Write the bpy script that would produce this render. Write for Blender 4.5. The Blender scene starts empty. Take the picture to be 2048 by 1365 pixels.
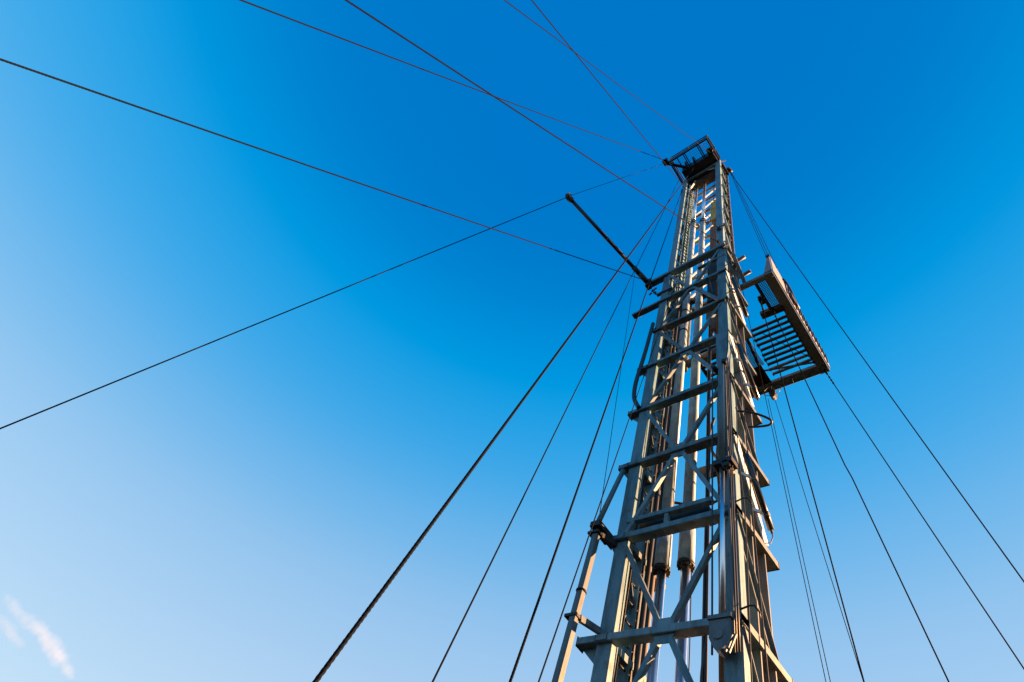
import bpy, math, random
from mathutils import Vector, Matrix
random.seed(7)
S = bpy.context.scene
COL = S.collection

# ---------------------------------------------------------------- camera
cam_d = bpy.data.cameras.new('camera')
cam = bpy.data.objects.new('camera', cam_d); COL.objects.link(cam)
RIGHT = Vector((0.75201, 0.58728, 0.29930)); DOWN = Vector((-0.40419, 0.76953, -0.49442)); FWD = Vector((-0.52069, 0.25084, 0.81607))
m = Matrix.Identity(4)
for i in range(3):
    m[i][0] = RIGHT[i]; m[i][1] = -DOWN[i]; m[i][2] = -FWD[i]
m[0][3], m[1][3], m[2][3] = 4.6003, -5.5966, 1.6
cam.matrix_world = m
cam_d.sensor_width = 36.0; cam_d.lens = 1097.122 / 2048 * 36.0
cam_d.clip_start = 0.05; cam_d.clip_end = 20000
S.camera = cam

# ---------------------------------------------------------------- sky, sun, exposure
SUN_AZ, SUN_EL = math.radians(51), math.radians(9)      # azimuth from +X towards +Y
EXPOSURE = 2.6
w = bpy.data.worlds.new('World'); S.world = w; w.use_nodes = True
nt = w.node_tree; nt.nodes.clear()
def wn(t, op=None):
    n = nt.nodes.new(t)
    if op: n.operation = op
    return n
sky = wn('ShaderNodeTexSky'); sky.sky_type = 'NISHITA'; sky.sun_disc = False
sky.sun_elevation = SUN_EL; sky.sun_rotation = math.pi / 2 - SUN_AZ
sky.altitude = 0; sky.air_density = 1.0; sky.dust_density = 0.6; sky.ozone_density = 2.5
# grade the sky the way the picture is graded: sky texture, soft-limited round the sun, plus clear-air haze that thickens to the horizon
lim = wn('ShaderNodeVectorMath', 'MINIMUM'); lim.inputs[1].default_value = (4.5, 4.5, 4.5); nt.links.new(sky.outputs[0], lim.inputs[0])
gn = wn('ShaderNodeVectorMath', 'MULTIPLY'); gn.inputs[1].default_value = (.05, .05, .03); nt.links.new(lim.outputs[0], gn.inputs[0])
tcw = wn('ShaderNodeTexCoord'); sx = wn('ShaderNodeSeparateXYZ'); nt.links.new(tcw.outputs['Generated'], sx.inputs[0])
rp = wn('ShaderNodeValToRGB'); cr = rp.color_ramp; cr.interpolation = 'B_SPLINE'
stops = [(0.0, (.58, .69, .86)), (.08, (.575, .685, .86)), (.15, (.55, .66, .85)), (.26, (.48, .605, .83)), (.36, (.40, .555, .81)), (.44, (.335, .515, .80)), (.50, (.28, .485, .79)), (.55, (.205, .445, .78)), (.61, (.135, .40, .775)), (.66, (.08, .365, .765)), (.71, (.045, .335, .755)), (.76, (.025, .31, .74)), (.81, (.008, .28, .71)), (.87, (.0, .205, .62)), (.93, (.0, .155, .555)), (1.0, (.0, .155, .555))]
cr.elements[0].position = stops[0][0]; cr.elements[0].color = (*stops[0][1], 1)
cr.elements[1].position = stops[-1][0]; cr.elements[1].color = (*stops[-1][1], 1)
for p_, c_ in stops[1:-1]: cr.elements.new(p_).color = (*c_, 1)
dt = wn('ShaderNodeVectorMath', 'DOT_PRODUCT'); dt.inputs[1].default_value = (math.cos(SUN_AZ), math.sin(SUN_AZ), 0); nt.links.new(tcw.outputs['Generated'], dt.inputs[0])
tl = wn('ShaderNodeMath', 'MULTIPLY_ADD'); tl.inputs[1].default_value = -.16; nt.links.new(dt.outputs['Value'], tl.inputs[0]); nt.links.new(sx.outputs['Z'], tl.inputs[2])   # the sky pales towards the sun
nt.links.new(tl.outputs[0], rp.inputs[0])
ad = wn('ShaderNodeVectorMath', 'ADD'); nt.links.new(gn.outputs[0], ad.inputs[0]); nt.links.new(rp.outputs[0], ad.inputs[1])
su = wn('ShaderNodeVectorMath', 'SUBTRACT'); su.inputs[1].default_value = (.03, 0, 0); nt.links.new(ad.outputs[0], su.inputs[0])
fl = wn('ShaderNodeVectorMath', 'MAXIMUM'); fl.inputs[1].default_value = (0, 0, 0); nt.links.new(su.outputs[0], fl.inputs[0])
mx = wn('ShaderNodeVectorMath', 'SCALE'); mx.inputs['Scale'].default_value = 1 / .12 / 2 ** EXPOSURE; nt.links.new(fl.outputs[0], mx.inputs[0])
bg = wn('ShaderNodeBackground'); bg.inputs['Strength'].default_value = 0.12
ow = wn('ShaderNodeOutputWorld')
nt.links.new(mx.outputs[0], bg.inputs[0]); nt.links.new(bg.outputs[0], ow.inputs[0])
sl = bpy.data.lights.new('sun', 'SUN'); sl.energy = 5.0; sl.angle = math.radians(0.5); sl.color = (1.0, 0.50, 0.22)
so = bpy.data.objects.new('sun', sl); COL.objects.link(so)
sd = Vector((math.cos(SUN_EL) * math.cos(SUN_AZ), math.cos(SUN_EL) * math.sin(SUN_AZ), math.sin(SUN_EL)))
so.rotation_euler = sd.to_track_quat('Z', 'Y').to_euler(); so.location = sd * 60
S.view_settings.view_transform = 'Standard'; S.view_settings.look = 'None'
S.view_settings.exposure = EXPOSURE; S.view_settings.gamma = 1.0; S.view_settings.use_curve_mapping = False
S.render.engine = 'CYCLES'
S.cycles.volume_bounces = 2

# ---------------------------------------------------------------- materials
def nodes(mat):
    mat.use_nodes = True; n = mat.node_tree.nodes; n.clear()
    out = n.new('ShaderNodeOutputMaterial'); b = n.new('ShaderNodeBsdfPrincipled')
    mat.node_tree.links.new(b.outputs[0], out.inputs[0]); return mat.node_tree, b
def weathered(name, base, dirt, rust, dirt_amt=.5, rust_amt=.25, rough=.55, metal=0.0, streak=.16, scale=5.0, bump=.15, spec=.4):
    mat = bpy.data.materials.new(name); t, b = nodes(mat); N = t.nodes; L = t.links
    tc = N.new('ShaderNodeTexCoord')
    mp = N.new('ShaderNodeMapping'); mp.inputs['Scale'].default_value = (1, 1, streak); L.new(tc.outputs['Object'], mp.inputs[0])
    n1 = N.new('ShaderNodeTexNoise'); n1.inputs['Scale'].default_value = scale * 2.2; n1.inputs['Detail'].default_value = 7; n1.inputs['Roughness'].default_value = .65
    L.new(mp.outputs[0], n1.inputs['Vector'])
    n2 = N.new('ShaderNodeTexNoise'); n2.inputs['Scale'].default_value = scale * 1.3; n2.inputs['Detail'].default_value = 8; n2.inputs['Roughness'].default_value = .7
    L.new(tc.outputs['Object'], n2.inputs['Vector'])
    n3 = N.new('ShaderNodeTexNoise'); n3.inputs['Scale'].default_value = scale * 14; n3.inputs['Detail'].default_value = 4
    L.new(tc.outputs['Object'], n3.inputs['Vector'])
    r1 = N.new('ShaderNodeMapRange'); r1.inputs[1].default_value = .44; r1.inputs[2].default_value = .74; r1.inputs[4].default_value = dirt_amt; L.new(n1.outputs[0], r1.inputs[0])
    r2 = N.new('ShaderNodeMapRange'); r2.inputs[1].default_value = .56; r2.inputs[2].default_value = .70; r2.inputs[4].default_value = rust_amt; L.new(n2.outputs[0], r2.inputs[0])
    r3 = N.new('ShaderNodeMapRange'); r3.inputs[1].default_value = .3; r3.inputs[2].default_value = .7; r3.inputs[3].default_value = .82; r3.inputs[4].default_value = 1.12; L.new(n3.outputs[0], r3.inputs[0])
    m1 = N.new('ShaderNodeMix'); m1.data_type = 'RGBA'; m1.inputs[6].default_value = (*base, 1); m1.inputs[7].default_value = (*dirt, 1); L.new(r1.outputs[0], m1.inputs[0])
    m2 = N.new('ShaderNodeMix'); m2.data_type = 'RGBA'; m2.inputs[7].default_value = (*rust, 1); L.new(r2.outputs[0], m2.inputs[0]); L.new(m1.outputs[2], m2.inputs[6])
    sc = N.new('ShaderNodeVectorMath'); sc.operation = 'SCALE'; L.new(m2.outputs[2], sc.inputs[0]); L.new(r3.outputs[0], sc.inputs['Scale'])
    L.new(sc.outputs[0], b.inputs['Base Color'])
    b.inputs['Roughness'].default_value = rough; b.inputs['Metallic'].default_value = metal; b.inputs['Specular IOR Level'].default_value = spec
    bp = N.new('ShaderNodeBump'); bp.inputs['Strength'].default_value = bump; bp.inputs['Distance'].default_value = .01
    L.new(n3.outputs[0], bp.inputs['Height']); L.new(bp.outputs[0], b.inputs['Normal'])
    return mat
M = {}
RUST = (.20, .085, .032)
M['mast'] = weathered('mast_paint', (.112, .220, .272), (.024, .040, .047), (.12, .052, .022), .85, .75, scale=3.6)
M['mast_pale'] = weathered('mast_paint_pale', (.155, .262, .312), (.040, .058, .065), (.12, .055, .024), .8, .6, scale=4.4)
M['mast_rusty'] = weathered('mast_paint_rusted', (.112, .175, .20), (.036, .042, .043), (.125, .05, .018), .95, 1.0, scale=2.6)
M['upper'] = weathered('upper_mast_paint', (.17, .29, .35), (.058, .088, .10), (.13, .06, .026), .75, .5, scale=3.6)
M['grey_web'] = weathered('grey_leg_tone', (.125, .145, .16), (.042, .046, .05), (.085, .05, .03), .85, .6, scale=4)  # greyer and darker tone than the other legs, web and flanges alike
M['white'] = weathered('white_paint', (.58, .64, .70), (.30, .32, .34), (.14, .07, .035), .5, .2)
M['barrel'] = weathered('cylinder_barrel_paint', (.36, .48, .56), (.10, .14, .17), (.09, .085, .08), .75, .5, rough=.45, streak=.35, scale=3.2)
M['dark'] = weathered('dark_steel', (.022, .021, .020), (.014, .013, .012), (.05, .026, .014), .6, .4, rough=.6)
M['crown'] = weathered('crown_shade_tone', (0.021, 0.022, 0.025), (0.012, 0.012, 0.012), (0.048, 0.024, 0.012), .6, .25, rough=.5)  # shade on the crown's underside is put into this dark colour
M['rusty'] = weathered('rusty_steel', (.19, .10, .05), (.08, .045, .028), (.26, .11, .03), .7, .6, rough=.75)
M['tan'] = weathered('girt_paint', (.120, .155, .168), (.042, .046, .048), (.125, .058, .026), .75, .65)
M['yellow'] = weathered('yellow_paint', (.62, .42, .02), (.10, .08, .03), (.12, .07, .03), .8, .6, rough=.45, scale=8)
M['wind'] = weathered('wind_wall_paint', (.24, .25, .27), (.12, .12, .12), (.12, .06, .03), .5, .2)
M['tile'] = weathered('pipe_paint', (.10, .135, .15), (.05, .045, .04), (.15, .06, .022), .8, 1.0, scale=7)
M['wire'] = weathered('wire_rope_steel', (.003, .0052, .009), (.002, .0035, .006), (.006, .0065, .008), .6, .5, rough=.8, streak=1, scale=9, bump=.3, spec=.08)
M['wirelit'] = weathered('wire_rope_sunlit', (.0022, .0046, .0095), (.0016, .003, .006), (.0036, .0055, .008), .6, .4, rough=.8, streak=1, scale=9, bump=.3, spec=.08)  # lit copy of the wire rope: sun on the upper ropes set into the tint
M['ground'] = weathered('dark_soil', (.017, .015, .0125), (.012, .011, .009), (.022, .018, .014), .7, .5, rough=1.0, streak=1, scale=.4, bump=.5, spec=0.0)
def plain(name, c, rough=.5, metal=0.):
    mat = bpy.data.materials.new(name); t, b = nodes(mat); N = t.nodes; L = t.links
    tc = N.new('ShaderNodeTexCoord'); n = N.new('ShaderNodeTexNoise'); n.inputs['Scale'].default_value = 30; L.new(tc.outputs['Object'], n.inputs['Vector'])
    r = N.new('ShaderNodeMapRange'); r.inputs[3].default_value = rough * .9; r.inputs[4].default_value = rough * 1.1; L.new(n.outputs[0], r.inputs[0]); L.new(r.outputs[0], b.inputs['Roughness'])
    b.inputs['Base Color'].default_value = (*c, 1); b.inputs['Metallic'].default_value = metal
    return mat
M['rubber'] = plain('black_rubber', (.018, .018, .02), .5)
M['chrome'] = plain('chrome_rod', (.74, .78, .84), .30, 1.0)
M['glass'] = plain('lamp_tube_black', (.02, .02, .022), .25)

# ---------------------------------------------------------------- mesh helpers
class MB:
    def __init__(s): s.v = []; s.f = []; s.sm = []
    def add(s, vs, fs, smooth=False):
        o = len(s.v); s.v += [Vector(v) for v in vs]
        for f in fs: s.f.append([o + i for i in f]); s.sm.append(smooth)
        return s
    def box(s, x0, x1, y0, y1, z0, z1):
        return s.add([(x, y, z) for z in (z0, z1) for y in (y0, y1) for x in (x0, x1)],
                     [(0, 2, 3, 1), (4, 5, 7, 6), (0, 1, 5, 4), (2, 6, 7, 3), (0, 4, 6, 2), (1, 3, 7, 5)])
    def prism(s, p, q, prof, ref):
        """extrude a closed profile (list of (a, b)) from p to q; a along ref-ish axis, b across"""
        p, q = Vector(p), Vector(q); d = (q - p).normalized(); r = Vector(ref)
        b = d.cross(r).normalized(); a = b.cross(d).normalized(); n = len(prof)
        vs = [c + a * u + b * v for c in (p, q) for u, v in prof]
        return s.add(vs, [tuple(range(n - 1, -1, -1)), tuple(range(n, 2 * n))] + [(i, (i + 1) % n, n + (i + 1) % n, n + i) for i in range(n)])
    def bar(s, p, q, a, b, ref=(0, 0, 1)):
        c = min(a, b) * .08
        A, B = a / 2, b / 2
        return s.prism(p, q, [(-A, -B + c), (-A + c, -B), (A - c, -B), (A, -B + c), (A, B - c), (A - c, B), (-A + c, B), (-A, B - c)], ref)
    def angle(s, p, q, a, b, t, ref):
        return s.prism(p, q, [(0, 0), (a, 0), (a, t), (t, t), (t, b), (0, b)], ref)
    def hbeam(s, p, q, depth, width, t, ref):
        """H section: flanges at +-depth/2 along ref"""
        D, W, k = depth / 2, width / 2, t / 2
        return s.prism(p, q, [(-D, -W), (-D + t, -W), (-D + t, -k), (D - t, -k), (D - t, -W), (D, -W), (D, W), (D - t, W), (D - t, k), (-D + t, k), (-D + t, W), (-D, W)], ref)
    def tube(s, p, q, r, n=14, r2=None):
        p, q = Vector(p), Vector(q); d = (q - p).normalized(); h = Vector((0, 0, 1)) if abs(d.z) < .9 else Vector((1, 0, 0))
        a = d.cross(h).normalized(); b = d.cross(a); r2 = r if r2 is None else r2
        vs = [c + (a * math.cos(2 * math.pi * i / n) + b * math.sin(2 * math.pi * i / n)) * R for c, R in ((p, r), (q, r2)) for i in range(n)]
        s.add(vs, [(i, n + i, n + (i + 1) % n, (i + 1) % n) for i in range(n)], True)
        o = len(s.v) - 2 * n
        s.f += [[o + i for i in range(n)], [o + n + i for i in range(n - 1, -1, -1)]]; s.sm += [False, False]
        return s
    def path(s, pts, r, n=8, twist=0.0, lobes=0, lobe=.0):
        pts = [Vector(p) for p in pts]; k = len(pts); a = None; rings = []; ang = 0.0
        for i, p in enumerate(pts):
            d = (pts[min(i + 1, k - 1)] - pts[max(i - 1, 0)]).normalized()
            if a is None:
                h = Vector((0, 0, 1)) if abs(d.z) < .9 else Vector((1, 0, 0)); a = d.cross(h).normalized()
            else: a = (a - d * a.dot(d)).normalized()
            b = d.cross(a)
            if i and twist: ang += twist * (p - pts[i - 1]).length
            for j in range(n):
                th = 2 * math.pi * j / n + ang
                R = r * (1 - lobe + lobe * abs(math.cos((2 * math.pi * j / n) * lobes / 2))) if lobes else r
                rings.append(p + (a * math.cos(th) + b * math.sin(th)) * R)
        fs = [(i * n + j, i * n + (j + 1) % n, (i + 1) * n + (j + 1) % n, (i + 1) * n + j) for i in range(k - 1) for j in range(n)]
        s.add(rings, fs, True)
        o = len(s.v) - k * n
        s.f += [[o + j for j in range(n - 1, -1, -1)], [o + (k - 1) * n + j for j in range(n)]]; s.sm += [False, False]
        return s
    def plate(s, pts, th, nrm):
        n = Vector(nrm).normalized() * th; k = len(pts); vs = [Vector(p) for p in pts] + [Vector(p) + n for p in pts]
        return s.add(vs, [tuple(range(k - 1, -1, -1)), tuple(range(k, 2 * k))] + [(i, (i + 1) % k, k + (i + 1) % k, k + i) for i in range(k)])
    def build(s, name, mat, parent=None, label=None):
        me = bpy.data.meshes.new(name)
        off = Vector((0, 0, 0)); p = parent
        while p is not None: off += Vector(p.location); p = p.parent
        me.from_pydata([tuple(v - off) for v in s.v], [], s.f); me.polygons.foreach_set('use_smooth', s.sm)
        import bmesh
        bm = bmesh.new(); bm.from_mesh(me); bmesh.ops.recalc_face_normals(bm, faces=bm.faces); bm.to_mesh(me); bm.free()
        if mat == 'mast' and name not in ('leg',): mat = random.choice(('mast', 'mast', 'mast_pale', 'mast_rusty'))
        me.materials.append(M[mat] if isinstance(mat, str) else mat)
        o = bpy.data.objects.new(name, me); COL.objects.link(o)
        if parent is not None: o.parent = parent
        if label: o['label'] = label
        return o
def tag(o, label, cat, group=None, kind=None):
    o['label'] = label; o['category'] = cat
    if group: o['group'] = group
    if kind: o['kind'] = kind
    return o
def thing(name, loc, label, cat, group=None):
    o = bpy.data.objects.new(name, None); COL.objects.link(o); o.location = loc; o.empty_display_size = .2
    return tag(o, label, cat, group)
def recentre(o, base):
    """put a single-mesh thing's origin at its base"""
    b = Vector(base); o.data.transform(Matrix.Translation(-b)); o.location = b; return o

# ---------------------------------------------------------------- ground
g = MB(); R = 6000; n = 48
g.add([(0, 0, 0)] + [(R * math.cos(2 * math.pi * i / n), R * math.sin(2 * math.pi * i / n), 0) for i in range(n)], [(0, 1 + i, 1 + (i + 1) % n) for i in range(n)])
go = g.build('ground', 'ground'); go['kind'] = 'structure'; go['label'] = 'bare dry dirt ground around the rig'

# ---------------------------------------------------------------- lower mast section
Z = {'A': 6.02, 'B': 7.73, 'C': 9.46, 'D': 11.17, 'E': 12.90, 'F': 14.63, 'G': 16.40, 'H': 18.33}
LOW = [0.90, 2.60, 4.31]                                   # the same bays go on below the picture
ZS = LOW + [Z[k] for k in 'ABCDEFGH']
W = 2.0
lower = thing('lower_mast_section', (1, .45, 0), 'wide lower section of the derrick mast with grey crossbeams and X bracing', 'mast')
# legs
for x0, x1 in ((0.0, .24), (1.77, 2.0)):
    b = MB(); b.box(x0, x1, .03, .17, .25, 18.3); b.build('leg', 'mast', lower)
MB().hbeam((.10, .70, .25), (.10, .70, 18.2), .40, .20, .03, (0, 1, 0)).build('leg', 'mast', lower)
MB().box(1.78, 1.80, .52, .88, .25, 18.2).box(1.78, 1.985, .50, .525, .25, 18.2).box(1.78, 1.985, .875, .90, .25, 18.2).build('leg', 'grey_web', lower, 'grey rear leg with mottled web')
over = {'A': .30, 'B': .14, 'C': .19, 'D': .24, 'E': .24, 'F': .02, 'G': .88, 'H': .52}
for i, z in enumerate(ZS):
    k = 'xxxABCDEFGH'[i]
    ov = over.get(k, .2)
    h = .105 if k != 'H' else .16
    b = MB(); b.bar((-ov, .055, z - h / 2), (2.03, .055, z - h / 2), h, .17 if k != 'H' else .2); cb = b.build('crossbeam', 'mast', lower)
    if k in 'ABCDE':                                      # tapered knee plate under the overhanging end
        MB().plate([(-ov + .02, .10, z - h), (0.03, .10, z - h), (0.03, .10, z - h - .30)], .03, (0, 1, 0)).build('knee_plate', 'mast', cb)
        MB().box(-ov - .012, -ov, -.03, .14, z - h - .02, z + .015).build('dark_end_face', 'dark', cb)
    # girts of the two side faces
    if k != 'H':
        for x in (1.93, .09):
            gb = MB(); gb.prism((x, -.03, z - .05), (x, 1.23, z - .05), [(-.05, -.10), (.05, -.10), (.05, -.085), (-.035, -.085), (-.035, .085), (.05, .085), (.05, .10), (-.05, .10)], (0, 0, 1))
            go_ = gb.build('side_girt', 'tan' if x > 1 else 'mast', lower)
            if x > 1: MB().box(1.825, 2.035, 1.23, 1.25, z - .105, z + .012).build('dark_end_face', 'dark', go_)  # dark piece stands in for the shaded end face of the girt channel
# bracing: diagonals meet at the middle of beams A, C, E, G
meet = {0.90: False}
for i in range(len(ZS) - 1):
    z0, z1 = ZS[i], ZS[i + 1]
    low_meets = (i % 2 == 1)                               # A is index 3
    zc, ze = (z0, z1 - .10) if low_meets else (z1 - .10, z0)
    for s in (-1, 1):
        end = (1.0 + s * .83, .05, ze - (.06 if low_meets else -.05)); mid = (1.0 + s * .06, .05, zc)
        MB().bar(mid, end, .075, .075, (0, 1, 0)).build('diagonal_brace', 'mast', lower)
    gz = z0 if low_meets else z1 - .105
    sg = 1 if low_meets else -1
    MB().plate([(.84, .012, gz), (1.16, .012, gz), (1.08, .012, gz + sg * .12), (.92, .012, gz + sg * .12)], .012, (0, 1, 0)).build('gusset_plate', 'mast', lower)
    # right side face: white flat bars and slim angles in turn
    white = (i in (4, 6, 8))
    if white:
        MB().bar((2.02, .06, z1 - .13), (2.02, .88, z0 + .04), .02, .16, (1, 0, 0)).build('side_brace', 'white', lower, 'white flat side brace')
    else:
        MB().angle((1.97, .03, z1 - .13), (1.97, .90, z0 + .02), .06, .09, .012, (1, 0, 0)).build('side_brace', 'tan', lower)
    # left side face
    MB().angle((.10, .16, z1 - .13), (.10, .86, z0 + .02), .06, .07, .012, (1, 0, 0)).build('side_brace', 'mast', lower)
    if i % 2: MB().angle((.06, .86, z1 - .13), (.06, .16, z0 + .02), .06, .07, .012, (1, 0, 0)).build('side_brace', 'mast', lower)
# extra pair of members over beam B with the dark cross tie behind
b = MB(); b.bar((.16, .06, 8.02), (1.62, .06, 8.02), .09, .10); ub = b.build('upper_tie_beam', 'mast', lower)
MB().bar((.87, .06, 7.72), (.87, .06, 7.99), .07, .07, (0, 1, 0)).build('tie_post', 'mast', ub)
MB().box(.30, 1.50, .17, .32, 7.82, 8.06).build('cylinder_saddle', 'dark', lower)
MB().box(.95, 1.66, .80, .92, 9.55, 9.78).build('cylinder_saddle', 'dark', lower)
MB().box(.30, 1.66, .74, .84, 13.55, 13.80).build('cylinder_saddle', 'dark', lower)
MB().box(.25, 1.75, .74, .84, 17.1, 17.35).build('cylinder_saddle', 'dark', lower)
MB().bar((.52, .80, 13.4), (.52, .80, 17.5), .05, .10, (0, 1, 0)).build('guide_post', 'tan', lower)
# curved guard hoops behind the right cylinder
for z in (8.75, 9.25):
    MB().path([(.30 + 1.35 * t, .90 + .30 * math.sin(math.pi * t), z) for t in [k / 14 for k in range(15)]], .025, 6).build('guard_hoop', 'dark', lower)
# inner guide channel of rusty steel
MB().hbeam((1.66, .30, .5), (1.66, .30, 17.9), .12, .08, .012, (1, 0, 0)).build('guide_rail', 'rusty', lower, 'rust brown inner guide rail')
# short stubs near the top
MB().bar((.10, .10, 18.60), (1.62, .10, 18.60), .06, .06).build('top_rail', 'dark', lower)
MB().bar((-.14, .03, 17.0), (.36, .03, 17.0), .09, .10).build('stub_beam', 'mast', lower)
MB().bar((1.15, .06, 17.55), (2.0, .06, 17.55), .08, .09).build('stub_beam', 'mast', lower)
for y, z in ((.80, 18.62), (1.10, 18.10)):
    st = MB(); st.tube((1.9, y, z), (2.28, y - .02, z + .02), .06); st.build('stub_pipe', 'tan', lower)
MB().bar((2.02, .55, 18.65), (2.02, 1.2, 17.75), .10, .06, (1, 0, 0)).build('pipe_bracket', 'tan', lower)
MB().bar((1.9, .2, 18.35), (1.9, 1.15, 18.35), .12, .16).build('top_girt', 'tan', lower)
# belaying hooks: bent rods
for (x, y, z, sx, drop) in ((2.0, -.02, Z['A'] + .05, 1, .05), (2.0, -.02, Z['B'] + .05, 1, .05), (2.0, -.05, Z['F'] + .05, 1, .06), (2.0, -.05, Z['G'] + .05, 1, .05), (0.1, -.04, Z['F'] - .02, -1, .16), (2.02, .1, Z['D'] + .1, 1, .1)):
    MB().path([(x, y, z), (x + sx * .12, y, z + .03), (x + sx * .17, y + .01, z + .03), (x + sx * .22, y + .05, z - drop)], .012, 6).build('cable_hook', 'dark', lower)
# gusset boot that carries the ram on the right front leg
MB().plate([(1.74, -.04, 12.80), (2.03, -.04, 12.80), (2.01, -.04, 12.0), (1.93, -.04, 11.35), (1.75, -.04, 11.35)], .06, (0, 1, 0)).build('ram_gusset', 'mast', lower)
MB().plate([(2.03, -.04, 12.80), (2.03, .16, 12.80), (2.0, .02, 11.5), (1.96, -.04, 11.35)], .015, (-1, 0, 0)).build('ram_gusset', 'mast', lower)
# ladder on the left side inside
lad = MB()
for x in (.15,):
    for y in (.30, .62): lad.bar((x, y, 1.0), (x, y, 17.6), .05, .03, (1, 0, 0))
lo = lad.build('ladder_rails', 'dark', lower)
for k in range(48):
    z = 2.0 + k * .32
    MB().tube((.15, .28, z), (.15, .64, z), .016, 6).build('rung', 'dark', lo)
# foot frame
MB().box(-.3, 2.3, -.2, 1.2, .0, .25).build('foot_frame', 'dark', lower)

# ---------------------------------------------------------------- upper mast section
UZ = [17.2, 18.9, 20.6, 22.25, 23.9, 25.55, 27.2, 28.8]
upper = thing('upper_mast_section', (1, .48, 15.6), 'narrower upper section of the derrick mast below the crown platform', 'mast')
for x0, x1 in ((.06, .28), (1.72, 1.95)):
    MB().box(x0, x1, .085, .21, 16.0, 30.05).build('leg', 'upper', upper)
MB().hbeam((.15, .72, 15.8), (.15, .72, 29.6), .30, .17, .025, (0, 1, 0)).build('leg', 'upper', upper)
MB().box(1.80, 1.815, .59, .85, 15.8, 29.35).box(1.80, 1.945, .57, .592, 15.8, 29.35).box(1.80, 1.945, .848, .87, 15.8, 29.35).build('leg', 'grey_web', upper, 'grey rear leg of the upper section')
for i, z in enumerate(UZ):
    for x in (1.91, .13):
        MB().prism((x, .10, z), (x, .74, z), [(-.045, -.08), (.045, -.08), (.045, -.068), (-.033, -.068), (-.033, .08), (-.045, .08)], (0, 0, 1)).build('side_girt', 'tan' if x > 1 else 'upper', upper)
    MB().bar((.1, .78, z + .02), (1.9, .78, z + .02), .09, .10).build('crossbeam', 'mast', upper)
    if i < len(UZ) - 1:
        z1 = UZ[i + 1]
        MB().bar((1.95, .12, z1 - .06), (1.95, .60, z + .06), .03, .05, (1, 0, 0)).build('side_brace', 'upper', upper)
        MB().bar((.12, .20, z + .06), (.12, .62, z1 - .06), .03, .06, (1, 0, 0)).build('side_brace', 'upper', upper)
        MB().bar((.16, .60, z + .06), (.16, .22, z1 - .06), .025, .04, (1, 0, 0)).build('side_brace', 'upper', upper)
        MB().bar((1.70, .79, z + .1), (1.02, .79, z1 - .1), .035, .035, (0, 1, 0)).build('diagonal_brace', 'upper', upper)
        MB().bar((.12, .20, (z + z1) / 2), (.12, .66, (z + z1) / 2), .04, .05).build('side_girt', 'upper', upper)
        a, c = ((.25, z + .1), (1.75, z1 - .1))
        MB().bar((a[0], .80, a[1]), (c[0], .80, c[1]), .055, .055, (0, 1, 0)).build('diagonal_brace', 'white', upper)
la = MB()
for y in (.26, .60): la.bar((.34, y, 17.5), (.34, y, 29.4), .04, .03, (1, 0, 0))
lo = la.build('ladder_rails', 'mast', upper)
for k in range(38):
    z = 17.8 + k * .30
    MB().tube((.34, .24, z), (.34, .62, z), .016, 6).build('rung', 'mast', lo)
# top frame: front collar with short knee braces
MB().bar((.28, .12, 29.75), (1.72, .12, 29.75), .10, .10).build('top_crossbeam', 'upper', upper)
MB().bar((.28, .30, 28.5), (.62, .30, 29.6), .08, .06, (0, 1, 0)).build('knee_brace', 'white', upper)
MB().bar((1.70, .14, 29.2), (1.25, .14, 29.7), .07, .06, (0, 1, 0)).build('knee_brace', 'mast', upper)

# ---------------------------------------------------------------- crown platform
crown = thing('crown_platform', (1, 0, 30.1), 'dark crown block platform with railing at the very top of the mast', 'crown platform')
fz = 30.25
fr = [((-.05, -1.06), (1.88, -1.04)), ((1.88, -1.04), (1.90, .25)), ((-.05, -1.06), (-.05, .25)), ((-.05, .25), (1.90, .25))]
for (a, c) in fr: MB().bar((*a, fz), (*c, fz), .12, .07).build('platform_frame', 'crown', crown)
for x in (.33, .64, .72, 1.36, 1.44): MB().bar((x, -1.04, fz), (x, -.2, fz), .06, .045).build('platform_joist', 'crown', crown)
gr = MB()
for k in range(24): gr.box(.0 + k * .078, .008 + k * .078, -1.0, -.25, fz + .04, fz + .06)
for k in range(7): gr.box(-.02, 1.86, -1.0 + k * .11, -.993 + k * .11, fz + .045, fz + .055)
go_ = gr.build('platform_grating', 'crown', crown); go_['kind'] = 'stuff'
for z in (30.72, 31.15):
    for (a, c) in fr[:3]: MB().bar((*a, z), (*c, z), .045, .045).build('hand_rail', 'crown', crown)
for x, y in ((-.05, -1.06), (.9, -1.05), (1.88, -1.04), (1.9, -.3), (-.05, -.3)):
    MB().bar((x, y, fz), (x, y, 31.17), .05, .05, (1, 0, 0)).build('rail_post', 'crown', crown)
MB().box(.22, 1.84, -.36, .40, 29.98, 30.75).build('crown_block_housing', 'crown', crown)
for x in (.52, .92):
    MB().tube((x - .04, -.36, 30.5), (x + .04, -.36, 30.5), .26, 24).build('sheave', 'crown', crown)
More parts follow.
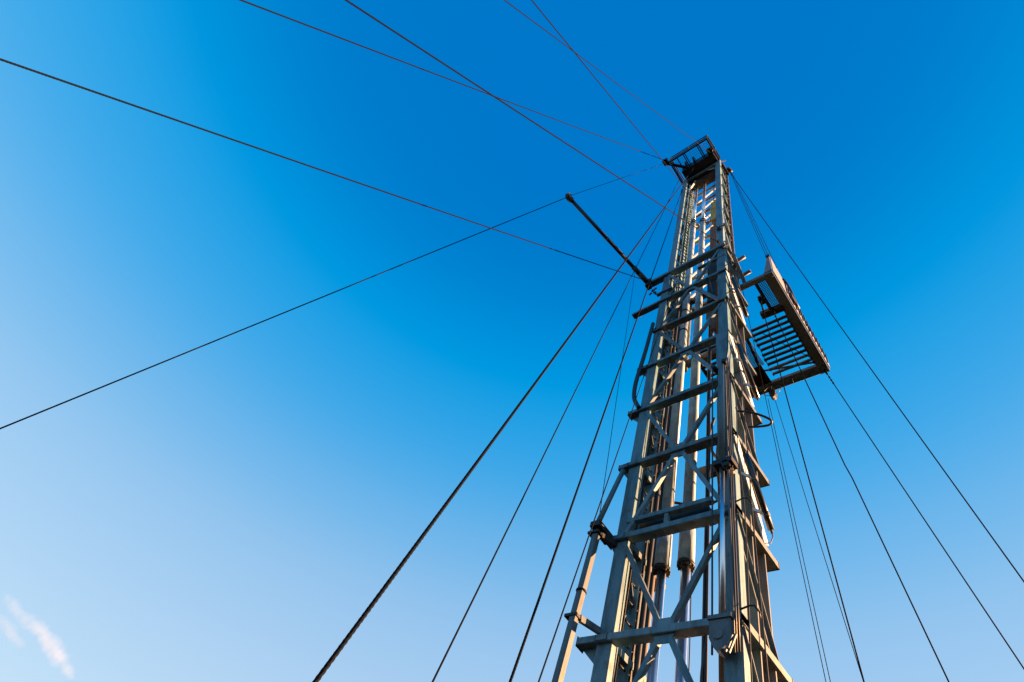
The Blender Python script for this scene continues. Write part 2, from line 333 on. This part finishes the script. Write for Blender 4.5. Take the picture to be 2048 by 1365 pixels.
# outriggers for the guy lines
MB().bar((.55, -.35, 30.15), (-.22, -1.10, 30.2), .16, .12).build('guy_outrigger', 'crown', crown)
MB().box(-.32, -.08, -1.30, -1.02, 30.10, 30.42).build('outrigger_block', 'crown', crown)
MB().tube((-.06, -1.02, 30.14), (.08, -.92, 30.10), .07).build('outrigger_pin', 'tan', crown)
MB().bar((1.45, -.2, 30.15), (1.86, -.50, 30.2), .16, .12).build('guy_outrigger', 'crown', crown)
MB().box(1.62, 1.84, -.62, -.34, 30.08, 30.34).build('outrigger_block', 'crown', crown)
MB().bar((1.80, .25, 30.05), (2.06, .80, 30.0), .22, .10).build('guy_outrigger', 'crown', crown)
MB().tube((2.02, .78, 29.96), (2.16, .74, 29.96), .15, 16).build('line_sheave', 'crown', crown)
MB().box(1.86, 2.02, .25, .85, 29.55, 29.85).build('crown_rear_beam', 'crown', crown)
MB().bar((1.9, .25, 30.3), (2.05, .45, 30.85), .07, .05, (1, 0, 0)).build('lamp_bracket', 'crown', crown)
MB().box(.1, 1.9, .25, .80, 29.9, 30.3).build('crown_rear_housing', 'crown', crown)
MB().box(.42, 1.60, .30, .72, 29.35, 29.9).build('crown_lower_housing', 'crown', crown)
MB().bar((.30, .26, 29.9), (.45, .45, 29.1), .07, .07, (0, 1, 0)).build('hanger', 'crown', crown)
MB().bar((1.70, .26, 29.9), (1.58, .45, 29.1), .07, .07, (0, 1, 0)).build('hanger', 'crown', crown)

# ---------------------------------------------------------------- the two long telescoping cylinders
def ring(p, r, z0, z1, mat, parent, name): return MB().tube((p[0], p[1], z0), (p[0], p[1], z1), r, 20).build(name, mat, parent)
CY = .60
for x, lab, ztop in ((.505, 'left long telescoping hydraulic cylinder running up inside the mast', 24.4), (.91, 'right long telescoping hydraulic cylinder running up inside the mast', 23.9)):
    p = (x, CY)
    t = thing('telescoping_cylinder', (x, CY, .25), lab, 'hydraulic cylinder', 'pair of cylinders that extend the upper mast')
    ring(p, .066, .25, 7.7, 'chrome', t, 'lower_rod')
    ring(p, .100, 8.1, ztop, 'barrel', t, 'barrel')
    c = MB(); c.tube((*p, 7.48), (*p, 8.10), .125, 24); c.tube((*p, 8.10), (*p, 8.26), .125, 24, .101); co = c.build('gland_housing', 'barrel', t)
    ring(p, .132, 7.42, 7.48, 'dark', co, 'gland_flange')
    for k in range(12):
        a = 2 * math.pi * k / 12; bx, by = x + .115 * math.cos(a), CY + .115 * math.sin(a)
        MB().tube((bx, by, 7.385), (bx, by, 7.425), .016, 6).build('bolt', 'dark', co)
    ring(p, .065, ztop, 29.9, 'chrome', t, 'upper_stage')
    for z, r in ((ztop - .12, .122), (ztop - .34, .122), (13.35 if x > .8 else 15.05, .112), (16.2 if x < .8 else 18.1, .108)):
        ring(p, r, z, z + .07, 'dark', t, 'guide_ring')
    MB().bar((x, CY, ztop - .3), (x + .16, .76, ztop - .3), .06, .08).build('guide_arm', 'tan', t)

# ---------------------------------------------------------------- slim ram on the right front leg
ram = thing('leg_ram', (1.855, -.11, 5.3), 'slim blue grey hydraulic ram fixed along the right front mast leg', 'hydraulic cylinder')
MB().tube((1.90, -.11, 11.5), (1.865, -.11, 8.55), .068, 18).build('barrel', 'mast', ram)
MB().tube((1.865, -.11, 8.6), (1.835, -.11, 5.75), .034, 16).build('rod', 'chrome', ram)
MB().box(1.76, 2.06, -.20, .0, 8.46, 8.56).build('gland_clamp', 'dark', ram)
MB().tube((1.95, -.20, 8.44), (1.95, .02, 8.44), .06).build('hose_elbow', 'dark', ram)
fo = MB(); fo.plate([(1.69, -.16, 5.88), (1.95, -.16, 5.88), (1.95, -.16, 5.68), (1.90, -.16, 5.56), (1.82, -.16, 5.50), (1.74, -.16, 5.55), (1.69, -.16, 5.66)], .15, (0, 1, 0))
fo.box(1.68, 1.97, -.18, .0, 5.88, 5.93); fo.tube((1.80, -.175, 5.70), (1.80, .0, 5.70), .07); fob = fo.build('foot_block', 'grey_web', ram)
MB().bar((1.97, -.17, 5.66), (1.90, -.19, 5.46), .022, .022, (0, 1, 0)).build('shackle', 'tan', fob)
MB().bar((2.01, -.16, 5.66), (1.94, -.19, 5.44), .022, .022, (0, 1, 0)).build('shackle', 'tan', fob)
MB().tube((1.76, -.2, 11.33), (1.76, -.0, 11.33), .05).build('pin', 'dark', ram)
MB().tube((1.99, -.2, 11.4), (1.90, -.0, 11.4), .05).build('pin', 'dark', ram)
for k, (x, mt) in enumerate(((1.955, 'tan'), (1.985, 'rubber'), (2.015, 'rubber'), (1.70, 'rubber'))):
    h = MB(); h.path([(x, -.10, 11.6 - j * .55 if j < 11 else 5.5) for j in range(12)], .012 if k else .015, 6)
    o = h.build('hydraulic_hose', mt); recentre(o, (x, -.1, 5.5))
    tag(o, ['thin tan pipe run beside the slim ram on the right front leg', 'inner thin black hose running down beside the slim ram on the right front leg', 'outer thin black hose running down the edge of the right front leg', 'thin black hose running down left of the slim ram'][k], 'hose', 'lines along the right front leg')

# ---------------------------------------------------------------- square pipe on the left with clamps
sp = thing('stand_pipe', (-.2, -.35, .0), 'square weathered pipe clamped in front of the left mast leg at lower left', 'pipe')
MB().bar((-.08, -.36, 7.45), (-.12, -.50, 3.6), .10, .10, (1, 0, 0)).build('square_tube', 'tile', sp)
MB().bar((-.12, -.50, 3.6), (-.15, -.60, .1), .10, .10, (1, 0, 0)).build('square_tube', 'tile', sp)
MB().tube((-.13, -.34, 7.7), (-.09, -.02, 9.28), .045).build('upper_tube', 'mast', sp)
for z, x, y in ((7.50, -.08, -.36), (6.03, -.095, -.41)):
    cl = MB(); cl.box(x - .13, x + .07, y - .065, y + .065, z - .02, z + .02); cl.build('clamp', 'dark', sp)
    MB().bar((x + .05, y + .05, z), (x + .09, .03, z + .08), .09, .06).build('clamp_arm', 'dark' if z > 7 else 'tan', sp)
MB().tube((-.09, -.398, 6.42), (-.09, -.398, 6.44), .078, 14).build('strap', 'dark', sp)
MB().box(-.20, -.02, -.42, .02, 7.62, 7.72).build('top_bracket', 'dark', sp)

# ---------------------------------------------------------------- lamp tubes on the white braces
lt = [((2.13, .16, 12.42), (2.13, .88, 11.40), 'middle black linear lamp bracketed to a white side brace'),
      ((2.13, .14, 8.92), (2.13, .84, 7.98), 'lowest black linear lamp bracketed to a white side brace, cable hanging from it'),
      ((2.13, .12, 15.84), (2.13, .78, 14.80), 'uppermost black linear lamp bracketed to a white side brace')]
for k, (p, q, lab) in enumerate(lt):
    p, q = Vector(p), Vector(q); t = thing('derrick_lamp', q, lab, 'lamp', 'linear lamps down the right side of the mast')
    MB().tube(p, q, .05, 12).build('lamp_tube', 'glass', t)
    d = (q - p).normalized()
    MB().bar(p - d * .05, q + d * .05, .03, .035, (1, 0, 0)).build('lamp_housing', 'dark', t)
    for f in (.33, .80):
        c = p.lerp(q, f); MB().bar(c, c + Vector((-.12, -.17, -.02)), .06, .025, (0, 0, 1)).build('bracket', 'white', t)
        MB().box(c.x - .02, c.x + .05, c.y - .03, c.y + .05, c.z - .05, c.z + .03).build('clip', 'tan', t)
    if k == 1: MB().path([q, q + Vector((.0, .03, -.10)), q + Vector((-.03, .01, -.22)), q + Vector((-.09, -.05, -.26))], .008, 6).build('lamp_cable', 'rubber', t)

# ---------------------------------------------------------------- racking board
bz = 17.3
rb = thing('racking_board', (1, 1.07, bz), 'racking board platform with finger bars sticking out behind the mast', 'racking board')
MB().bar((.2, 1.09, bz), (2.86, 1.09, bz), .16, .14).build('support_arm', 'tan', rb)
ob = MB(); ob.prism((2.74, 1.08, bz), (2.74, 4.70, bz), [(-.06, -.13), (.06, -.13), (.06, -.115), (-.045, -.115), (-.045, .115), (.06, .115), (.06, .13), (-.06, .13)], (0, 0, 1)); obm = ob.build('outer_beam', 'tan', rb)
MB().bar((.2, 4.53, bz), (2.86, 4.53, bz), .14, .30).build('end_beam', 'mast', rb)
MB().bar((2.33, 1.1, bz), (2.33, 2.1, bz), .10, .07).build('inner_beam', 'dark', rb)
MB().bar((2.02, 2.16, bz - .03), (2.66, 2.18, bz - .03), .14, .20).build('step_box', 'dark', rb)
MB().bar((2.02, 2.10, bz + .08), (2.62, 2.12, bz + .08), .05, .05).build('step_rail', 'dark', rb)
for k in range(10):
    y = 2.5 + k * .182; xl = 1.54 - k * .014
    j1, j2, j3 = (random.uniform(-.018, .018) for _ in range(3))
    f = MB(); f.bar((xl + j3 * 2, y + j1, bz + j2), (2.62, y, bz), .072, .075); fb = f.build('finger_bar', 'mast' if k > 7 else 'dark', rb)
    MB().box(2.585, 2.612, y + .02, y + .13, bz - .09, bz - .03).build('finger_latch', 'dark', fb)
    MB().tube((xl + .03, y, bz - .11), (xl + .03, y, bz + .03), .018, 6).build('finger_tip', 'dark', fb)
for k in range(7):                                         # slack safety chains between neighbouring finger tips
    y = 2.5 + k * .182; x = 1.57 - k * .014
    MB().path([(x, y + .182 * t, bz - .05 - (.16 + .05 * (k % 3)) * math.sin(math.pi * t)) for t in [q / 8 for q in range(9)]], .009, 5).build('safety_chain', 'dark', rb)
for k in range(8):
    y = 2.5 + k * .182
    MB().bar((-.3, y, bz), (.46, y, bz), .075, .075).build('finger_bar', 'dark', rb)
MB().bar((-.3, 2.40, bz), (-.3, 4.0, bz), .10, .10).build('inner_beam', 'dark', rb)
def grate(x0, x1, y0, y1, z, st=.045, w=.012):
    b = MB(); k = x0
    while k < x1: b.box(k, k + w, y0, y1, z, z + .03); k += st
    k = y0
    while k < y1: b.box(x0, x1, k, k + w, z + .004, z + .026); k += st
    return b
o = grate(2.37, 2.61, 1.15, 2.10, bz).build('walkway_grating', 'dark', rb); o['kind'] = 'stuff'
o = grate(.95, 1.36, 2.45, 3.75, bz).build('walkway_grating', 'dark', rb); o['kind'] = 'stuff'
MB().bar((1.39, 2.3, bz), (1.12, 4.4, bz), .10, .07).build('diving_board_beam', 'dark', rb)
MB().box(.35, 1.28, 3.70, 4.38, bz - .05, bz).build('diving_board', 'dark', rb)
MB().bar((1.2, 3.9, bz - .02), (2.6, 4.25, bz - .02), .05, .05).build('board_strut', 'mast', rb)
MB().bar((1.75, 2.6, bz - .06), (2.6, 2.55 + 1.5, bz - .06), .018, .018).build('board_strut', 'dark', rb)
# wind wall along the outer side
ww = MB(); ww.plate([(2.90, 1.05, bz + .02), (2.90, 4.66, bz + .02), (2.90, 4.66, bz + .52), (2.90, 1.05, bz + 1.05)], .02, (-1, 0, 0)); wwo = ww.build('wind_wall', 'wind', rb)
MB().plate([(2.88, 1.02, bz + .06), (2.66, 1.02, bz + .06), (2.80, 1.02, bz + .95), (2.88, 1.02, bz + 1.05)], .02, (0, -1, 0)).build('end_gusset', 'wind', rb)
MB().tube((2.84, .98, bz + 1.12), (2.84, 1.12, bz + 1.12), .06).build('hanger_lug', 'dark', rb)
for k in range(14):
    y = 1.9 + k * .2
    MB().tube((2.915, y, bz + .10), (2.915, y, bz + .92 - k * .025), .016, 6).build('wall_post', 'dark', wwo)
MB().box(2.88, 2.97, 2.10, 2.36, bz + .15, bz + .50).build('latch_box', 'dark', wwo)
MB().path([(2.92, 1.75, bz + .85), (2.96, 1.95, bz + .78), (2.97, 2.15, bz + .62), (2.95, 2.35, bz + .45), (2.95, 2.6, bz + .3)], .03, 6).build('wall_cable', 'rubber', wwo)
MB().box(2.18, 2.36, 1.60, 1.80, bz - .14, bz + .1).build('winch', 'dark', rb)

# hanging snatch block with its rope ring
hb = thing('snatch_block', (1.27, 4.42, 16.45), 'small dark snatch block hanging under the racking board corner', 'pulley block')
MB().plate([(1.16, 4.42, 16.98), (1.29, 4.42, 17.0), (1.33, 4.42, 16.80), (1.30, 4.42, 16.60), (1.24, 4.42, 16.53), (1.16, 4.42, 16.62), (1.13, 4.42, 16.82)], .14, (0, 1, 0)).build('block_body', 'dark', hb)
MB().tube((1.22, 4.45, 16.95), (1.22, 4.45, 17.24), .02, 6).build('hanger', 'dark', hb)
MB().path([(1.24 + .26 * math.cos(a), 4.45, 16.93 + .24 * math.sin(a)) for a in [2 * math.pi * k / 28 for k in range(28)]], .010, 6).build('rope_ring', 'rubber', hb)
MB().path([(1.85, 4.45, 17.24), (1.86, 4.45, 16.95)], .02, 6).build('tag_end', 'rubber', hb)

# ---------------------------------------------------------------- travelling block and hook inside the mast
tb = thing('travelling_block', (1.42, .62, 14.3), 'dark rusty travelling block and hook hanging inside the mast', 'travelling block')
MB().plate([(1.20, .50, 15.0), (1.36, .50, 14.35), (1.50, .50, 14.35), (1.66, .50, 15.0), (1.66, .50, 15.9), (1.20, .50, 15.9)], .24, (0, 1, 0)).build('hook_body', 'rusty', tb)
MB().box(1.24, 1.62, .46, .78, 15.9, 18.9).build('block_body', 'dark', tb)
for x in (1.30, 1.42, 1.54): MB().tube((x, .62, 14.2), (x, .62, 19.2), .035, 8).build('link', 'rusty', tb)
MB().box(1.28, 1.60, .50, .74, 19.2, 22.2).build('upper_body', 'rusty', tb)
yb = thing('yellow_block', (1.46, .62, 22.4), 'yellow sheave block with dirt streaks inside the upper mast', 'sheave block')
MB().box(1.30, 1.66, .48, .72, 22.9, 25.2).build('block_shell', 'yellow', yb)
MB().tube((1.48, .46, 24.4), (1.48, .74, 24.4), .22, 18).build('sheave', 'yellow', yb)
MB().box(1.40, 1.56, .54, .66, 22.3, 22.9).build('shackle', 'rusty', yb)
for k, x in enumerate((1.36, 1.42, 1.54, 1.60)):
    o = MB().tube((x, .62, 25.1), (x + .01, .55, 30.0), .011, 6).build('hoist_line', 'wire'); recentre(o, (x, .62, 25.1))
    tag(o, ['leftmost', 'second from left', 'third from left', 'rightmost'][k] + ' of four wire ropes between the yellow block and the crown', 'wire rope', 'hoist lines between yellow block and crown')

# ropes and hoses that hang inside the lower mast
hang = [((1.232, .62, 17.0), (1.20, .60, .6), .021, 'left of two thick black ropes hanging inside the mast by its right front leg'),
        ((1.275, .62, 17.0), (1.243, .60, .6), .021, 'right of two thick black ropes hanging inside the mast by its right front leg'),
        ((.80, .80, 12.0), (.78, .95, .6), .011, 'thin cable hanging between the two long cylinders, left one'),
        ((.86, .80, 12.0), (.84, .98, .6), .009, 'thin cable hanging between the two long cylinders, right one'),
        ((.25, .62, 17.0), (.25, .62, .6), .04, 'thick dark pipe inside the left side of the mast'),
        ((.19, .86, 17.0), (.19, .86, .6), .03, 'brown pipe inside the left side of the mast'),
        ((.37, .58, 17.0), (.37, .58, .6), .025, 'dark conduit beside the ladder inside the mast')]
for p, q, r, lab in hang:
    pts = [Vector(p).lerp(Vector(q), k / 10) + Vector((.006 * math.sin(k * 1.7), .006 * math.cos(k * 2.3), 0)) for k in range(11)]
    o = MB().path(pts, r, 8).build('hanging_pipe' if r > .024 else 'hanging_rope', 'rusty' if 'brown' in lab else 'rubber'); recentre(o, q)
    tag(o, lab, 'pipe' if r > .024 else 'rope')
# black hoses
def hose(pts, r, lab, n=10):
    P = [Vector(p) for p in pts]; out = []
    for i in range(len(P) - 1):
        p0, p1, p2, p3 = P[max(i - 1, 0)], P[i], P[i + 1], P[min(i + 2, len(P) - 1)]
        for k in range(8):
            t = k / 8; out.append(.5 * ((2 * p1) + (p2 - p0) * t + (2 * p0 - 5 * p1 + 4 * p2 - p3) * t * t + (3 * p1 - p0 - 3 * p2 + p3) * t ** 3))
    out.append(P[-1]); o = MB().path(out, r, n).build('hose', 'rubber'); recentre(o, P[-1]); return tag(o, lab, 'hose')
hose([(-.02, -.05, 14.95), (-.05, -.05, 14.4), (-.09, -.05, 13.6), (-.14, -.05, 12.9), (-.19, -.05, 12.2), (-.15, -.05, 11.6), (.03, -.05, 11.12)], .05, 'thick black hose bowing out from the left front mast leg')
hose([(1.80, .24, 10.33), (1.98, .30, 10.34), (2.18, .43, 10.34), (2.34, .60, 10.33), (2.395, .71, 10.32), (2.33, .77, 10.31), (2.16, .73, 10.30), (1.98, .66, 10.30), (1.80, .58, 10.30)], .022, 'black hose loop sticking out from the right side of the mast')
hose([(1.93, .05, 11.8), (2.06, .06, 10.5), (2.05, .05, 9.0), (2.10, .05, 7.5), (2.06, .05, 5.2), (2.07, .05, 3.0)], .009, 'thin black cable hanging down the right side braces')
hose([(1.30, .72, 11.0), (1.18, .74, 10.45), (1.28, .74, 9.95), (1.45, .70, 9.7)], .03, 'short black hose end behind the right long cylinder')
hose([(1.65, -.15, 5.6), (1.62, -.18, 5.2), (1.64, -.18, 4.6), (1.66, -.18, 3.8)], .014, 'short black hose below the foot block of the slim ram')
MB_knot = MB(); MB_knot.path([(1.9 + .08 * math.cos(a), -.03, 10.32 + .04 * math.sin(a) - .12) for a in [k * .7 for k in range(9)]], .02, 6)
o = MB_knot.build('hose_clamp', 'dark'); recentre(o, (1.9, -.03, 10.2)); tag(o, 'dark clamp holding the black hose loop to the mast leg', 'clamp')
hose([(1.96, .20, 18.2), (2.04, .22, 16.2), (2.07, .26, 14.2), (2.06, .30, 12.2), (2.08, .34, 10.0), (2.06, .40, 7.6), (2.08, .46, 4.5)], .010, 'thin cable running down the outer side girts behind the white braces')
hose([(1.45, .05, 17.9), (1.52, -.02, 17.2), (1.60, -.02, 16.6), (1.58, -.02, 15.9), (1.66, .0, 15.2)], .012, 'short slack cable near the top of the right front leg')
hose([(.40, .30, 18.3), (.46, .26, 17.7), (.38, .22, 17.2), (.48, .20, 16.8), (.42, .20, 16.2)], .011, 'tangled slack cable just under the upper section foot')
hose([(1.38, .70, 12.0), (1.44, .68, 11.0), (1.36, .70, 9.8), (1.42, .68, 8.4), (1.38, .70, 6.0), (1.40, .70, 3.0)], .015, 'slack black hose hanging behind the two thick ropes')
# clutter of fittings at the mast joint
for k, (x, y, z, lab) in enumerate(((-.28, .0, 17.30, 'dark cluster of shackles hanging under the boom heel'), (1.98, -.04, 18.0, 'dark pin block at the top right of the lower mast section'), (1.86, .02, 20.1, 'dark rope clamp on the right leg of the upper mast'))):
    b = MB()
    for j in range(6):
        a, e, c = (random.uniform(-.09, .09) for _ in range(3))
        b.bar((x + a, y + e * .5, z + c), (x + a + random.uniform(-.14, .14), y + e * .5, z + c + random.uniform(-.16, .16)), .04, .05, (0, 1, 0))
    o = b.build('shackle_cluster', 'dark'); recentre(o, (x, y, z)); tag(o, lab, 'fittings')

# ---------------------------------------------------------------- boom at the top left of the lower section
H0, TIP = Vector((-.50, -.02, 18.12)), Vector((-1.56, -3.60, 19.45))
bo = thing('boom', H0, 'slim dark boom arm pointing out from the top left of the lower mast', 'boom')
d = (TIP - H0).normalized()
MB().tube(H0 + d * .55, TIP - d * .1, .062, 16).build('boom_tube', 'crown', bo)
MB().tube(H0 + d * .35, H0 + d * .75, .085, 14).build('boom_collar', 'dark', bo)
MB().tube(H0 - d * .05, H0 + d * .45, .09, 10).build('heel', 'dark', bo)
MB().bar(H0 + Vector((0, 0, -.22)), H0 + Vector((0, 0, .22)), .16, .2, (1, 0, 0)).build('heel_pivot', 'dark', bo)
hd = MB().tube(TIP - d * .18, TIP + d * .05, .10, 12).build('boom_head', 'tan', bo)
MB().tube(TIP + Vector((-.07, .0, .03)), TIP + Vector((.07, .02, .03)), .13, 16).build('head_sheave', 'dark', hd)
for f in (.28, .50):
    c = H0.lerp(TIP, f); MB().tube(c - d * .03, c + d * .03, .068, 14).build('boom_band', 'tan', bo)

# ---------------------------------------------------------------- guy wires and lines
def line(pts, dia, name, lab, cat, group, mat='wire', sag=0.0, rope=False):
    P = [Vector(p) for p in pts]; out = []
    for i in range(len(P) - 1):
        L = (P[i + 1] - P[i]).length; k = int(L / .02) if rope else max(8, int(L / .6))
        for j in range(k):
            t = j / k; v = P[i].lerp(P[i + 1], t); v.z -= sag * L * 4 * t * (1 - t); out.append(v)
    out.append(P[-1])
    b = MB()
    if rope: b.path(out, dia / 2, 18, twist=2 * math.pi / (dia * 7.5), lobes=6, lobe=.30)
    else: b.path(out, dia / 2, 8)
    o = b.build(name, mat); recentre(o, P[-1] if P[-1].z < P[0].z else P[0]); tag(o, lab, cat, group)
    if name == 'guy_wire':                                 # thimble, shackle and rope clips at the mast end
        d_ = (P[1] - P[0]).normalized(); e = MB()
        e.tube(P[0] - d_ * .04, P[0] + d_ * .16, dia * 1.6, 10, dia * .9); e.build('shackle', 'wire', o)
        for q in (.26, .38, .50): MB().tube(P[0] + d_ * q, P[0] + d_ * (q + .05), dia * .95, 8).build('rope_clip', 'wire', o)
    return o
GW = 'guy wires of the mast'
line([(-.45, -.02, 18.22), (-1.709, -14.627, 0)], .026, 'guy_wire', 'guy wire leaving the boom heel towards the left edge of the picture', 'guy wire', GW, sag=.004, rope=True)
line([(-.16, -1.17, 30.3), (-1.242, -14.423, 0)], .026, 'guy_wire', 'guy wire from the left crown outrigger to the top edge, leftmost there', 'guy wire', GW, 'wirelit', sag=.004)
line([(1.87, -.05, 18.5), (0.017, -17.138, 0)], .027, 'guy_wire', 'guy wire from the right end of the lower mast top towards the top edge', 'guy wire', GW, 'wirelit', sag=.003, rope=True)
line([(1.74, -.32, 30.3), (1.337, -14.922, 0)], .022, 'guy_wire', 'thin guy wire from the right crown outrigger up to the top edge', 'guy wire', GW, 'wirelit', sag=.002)
line([(1.804, .08, 20.193), (3.466, -16.661, 0)], .018, 'guy_wire', 'thin wire from the upper mast right leg, rightmost one crossing the top edge', 'guy wire', GW, 'wirelit')
line([(-.14, -1.12, 30.15), tuple(TIP + Vector((0, 0, .1)))], .017, 'boom_line', 'thin line strung from the left crown outrigger to the boom tip', 'line', None)
line([tuple(TIP + Vector((0, 0, .05))), (-7.200, -8.240, 0)], .025, 'boom_line', 'line from the boom tip falling away to the left edge of the picture', 'line', None)
line([(.932, -.251, 30.3), (1.800, -4.548, 0)], .029, 'guy_wire', 'thickest twisted wire rope from the crown to the bottom edge', 'guy wire', GW, rope=True)
line([(-.071, -.08, 30.3), (1.015, -3.254, 0)], .017, 'guy_wire', 'thin wire just right of the thickest rope, from the crown to the bottom edge', 'guy wire', GW)
line([(.056, .1, 28.485), (1.501, -2.904, 0)], .026, 'guy_wire', 'medium twisted rope from the upper mast left leg to the bottom edge', 'guy wire', GW, rope=True)
line([(.366, .3, 18.795), (1.763, -3.065, 0)], .014, 'tag_line', 'thin line close along the left mast leg down to the bottom edge', 'line', None)
line([(-.72, -.54, 18.2), (-.17, -.26, 7.7)], .012, 'tag_line', 'thin cord from the boom heel down to the square pipe bracket', 'line', None)
line([(2.048, .781, 30.0), (6.122, 9.329, 0)], .027, 'guy_wire', 'long guy wire from the crown to the right edge of the picture', 'guy wire', GW, sag=.006)
line([(2.756, 4.603, 17.2), (5.573, 10.176, 0)], .026, 'guy_wire', 'wire from the outer corner of the racking board towards the lower right corner', 'guy wire', GW)
line([(2.377, 2.088, 17.2), (2.713, 3.879, 12.332), (2.753, 4.002, 12.056), (3.634, 8.488, 0)], .026, 'guy_wire', 'kinked wire from the middle of the racking board down to the bottom edge', 'guy wire', GW)
line([(2.242, 1.61, 17.2), (1.366, 8.478, 0)], .028, 'guy_wire', 'dark wire from the racking board winch down to the bottom edge', 'guy wire', GW, sag=-.003)
line([(1.95, 1.166, 17.328), (-0.104, 10.653, 0)], .016, 'tag_line', 'left thin cord of the three falling below the snatch block', 'line', None)
line([(1.078, 4.468, 16.6), (0.960, 7.368, 0)], .016, 'tag_line', 'middle thin cord of the three falling below the snatch block', 'line', None)
line([(1.256, 4.47, 16.6), (1.933, 7.668, 0)], .016, 'tag_line', 'right thin cord of the three falling below the snatch block', 'line', None, sag=-.002)
for k, (a, c) in enumerate((((2.08, .74, 29.85), (2.80, 1.05, 18.45)), ((2.11, .78, 29.85), (2.86, 1.07, 18.40)), ((2.14, .76, 29.85), (2.92, 1.4, 18.2)))):
    line([a, c], .016, 'hanger_line', ['left of three lines from the crown to the racking board wall top', 'middle of three lines from the crown to the racking board wall top', 'right of three lines from the crown to the racking board wall top'][k], 'line', 'lines holding the racking board')

# ---------------------------------------------------------------- small cloud, low and far off
cm = bpy.data.materials.new('cloud_vapour'); cm.use_nodes = True; t = cm.node_tree; N = t.nodes; L = t.links; N.clear()
out = N.new('ShaderNodeOutputMaterial'); vol = N.new('ShaderNodeVolumePrincipled'); vol.inputs['Color'].default_value = (1, 1, 1, 1); vol.inputs['Anisotropy'].default_value = 0.0
tc = N.new('ShaderNodeTexCoord'); ln = N.new('ShaderNodeVectorMath'); ln.operation = 'LENGTH'; L.new(tc.outputs['Object'], ln.inputs[0])
geo = N.new('ShaderNodeNewGeometry'); ns = N.new('ShaderNodeTexNoise'); ns.inputs['Scale'].default_value = .028; ns.inputs['Detail'].default_value = 6; ns.inputs['Roughness'].default_value = .62
L.new(geo.outputs['Position'], ns.inputs['Vector'])
a1 = N.new('ShaderNodeMath'); a1.operation = 'MULTIPLY_ADD'; a1.inputs[1].default_value = 1.5; L.new(ns.outputs[0], a1.inputs[0]); 
sb = N.new('ShaderNodeMath'); sb.operation = 'SUBTRACT'; sb.inputs[0].default_value = .12; L.new(ln.outputs['Value'], sb.inputs[1]); L.new(sb.outputs[0], a1.inputs[2])
cl = N.new('ShaderNodeMath'); cl.operation = 'MAXIMUM'; cl.inputs[1].default_value = 0; L.new(a1.outputs[0], cl.inputs[0])
ml = N.new('ShaderNodeMath'); ml.operation = 'MULTIPLY'; ml.inputs[1].default_value = .009; L.new(cl.outputs[0], ml.inputs[0])
L.new(ml.outputs[0], vol.inputs['Density']); L.new(vol.outputs[0], out.inputs['Volume'])
cu, cv, cn = Vector((.193, .965, -.173)), Vector((.831, -.067, .551)), Vector((-.521, .251, .816))
puffs = [((-2093.1, 128.0, 460.2), 30, 12), ((-2082.8, 174.7, 452.4), 27, 14), ((-2067.1, 216.6, 449.6), 33, 15), ((-2060.2, 272.4, 436.8), 36, 18), ((-2057.1, 313.4, 426.2), 30, 16), ((-2055.5, 351.8, 415.4), 22, 11), ((-2130.5, 155.2, 428.0), 36, 12), ((-2127.5, 199.1, 416.4), 27, 10)]
clo = thing('cloud', (-2067, 216, 420), 'small wispy pink white cloud low in the left corner of the sky', 'cloud')
clo['kind'] = 'stuff'
for (c, a, b_) in puffs:
    me = bpy.data.meshes.new('puff'); vs = []; fs = []; nu, nv = 16, 9
    vs.append((0, 0, 1))
    for j in range(1, nv):
        ph = math.pi * j / nv
        for i in range(nu): vs.append((math.sin(ph) * math.cos(2 * math.pi * i / nu), math.sin(ph) * math.sin(2 * math.pi * i / nu), math.cos(ph)))
    vs.append((0, 0, -1)); last = len(vs) - 1
    for i in range(nu):
        fs.append((0, 1 + i, 1 + (i + 1) % nu)); fs.append((last, last - nu + (i + 1) % nu, last - nu + i))
        for j in range(nv - 2): fs.append((1 + j * nu + i, 1 + (j + 1) * nu + i, 1 + (j + 1) * nu + (i + 1) % nu, 1 + j * nu + (i + 1) % nu))
    me.from_pydata(vs, [], fs); me.materials.append(cm)
    o = bpy.data.objects.new('puff', me); COL.objects.link(o); o.parent = clo
    mm = Matrix.Identity(4)
    for i in range(3): mm[i][0] = cu[i] * a * 1.5; mm[i][1] = cv[i] * b_ * 1.7; mm[i][2] = cn[i] * b_ * 1.45; mm[i][3] = c[i]
    o.matrix_parent_inverse = Matrix.Identity(4); o.matrix_basis = Matrix.Translation(-clo.location) @ mm
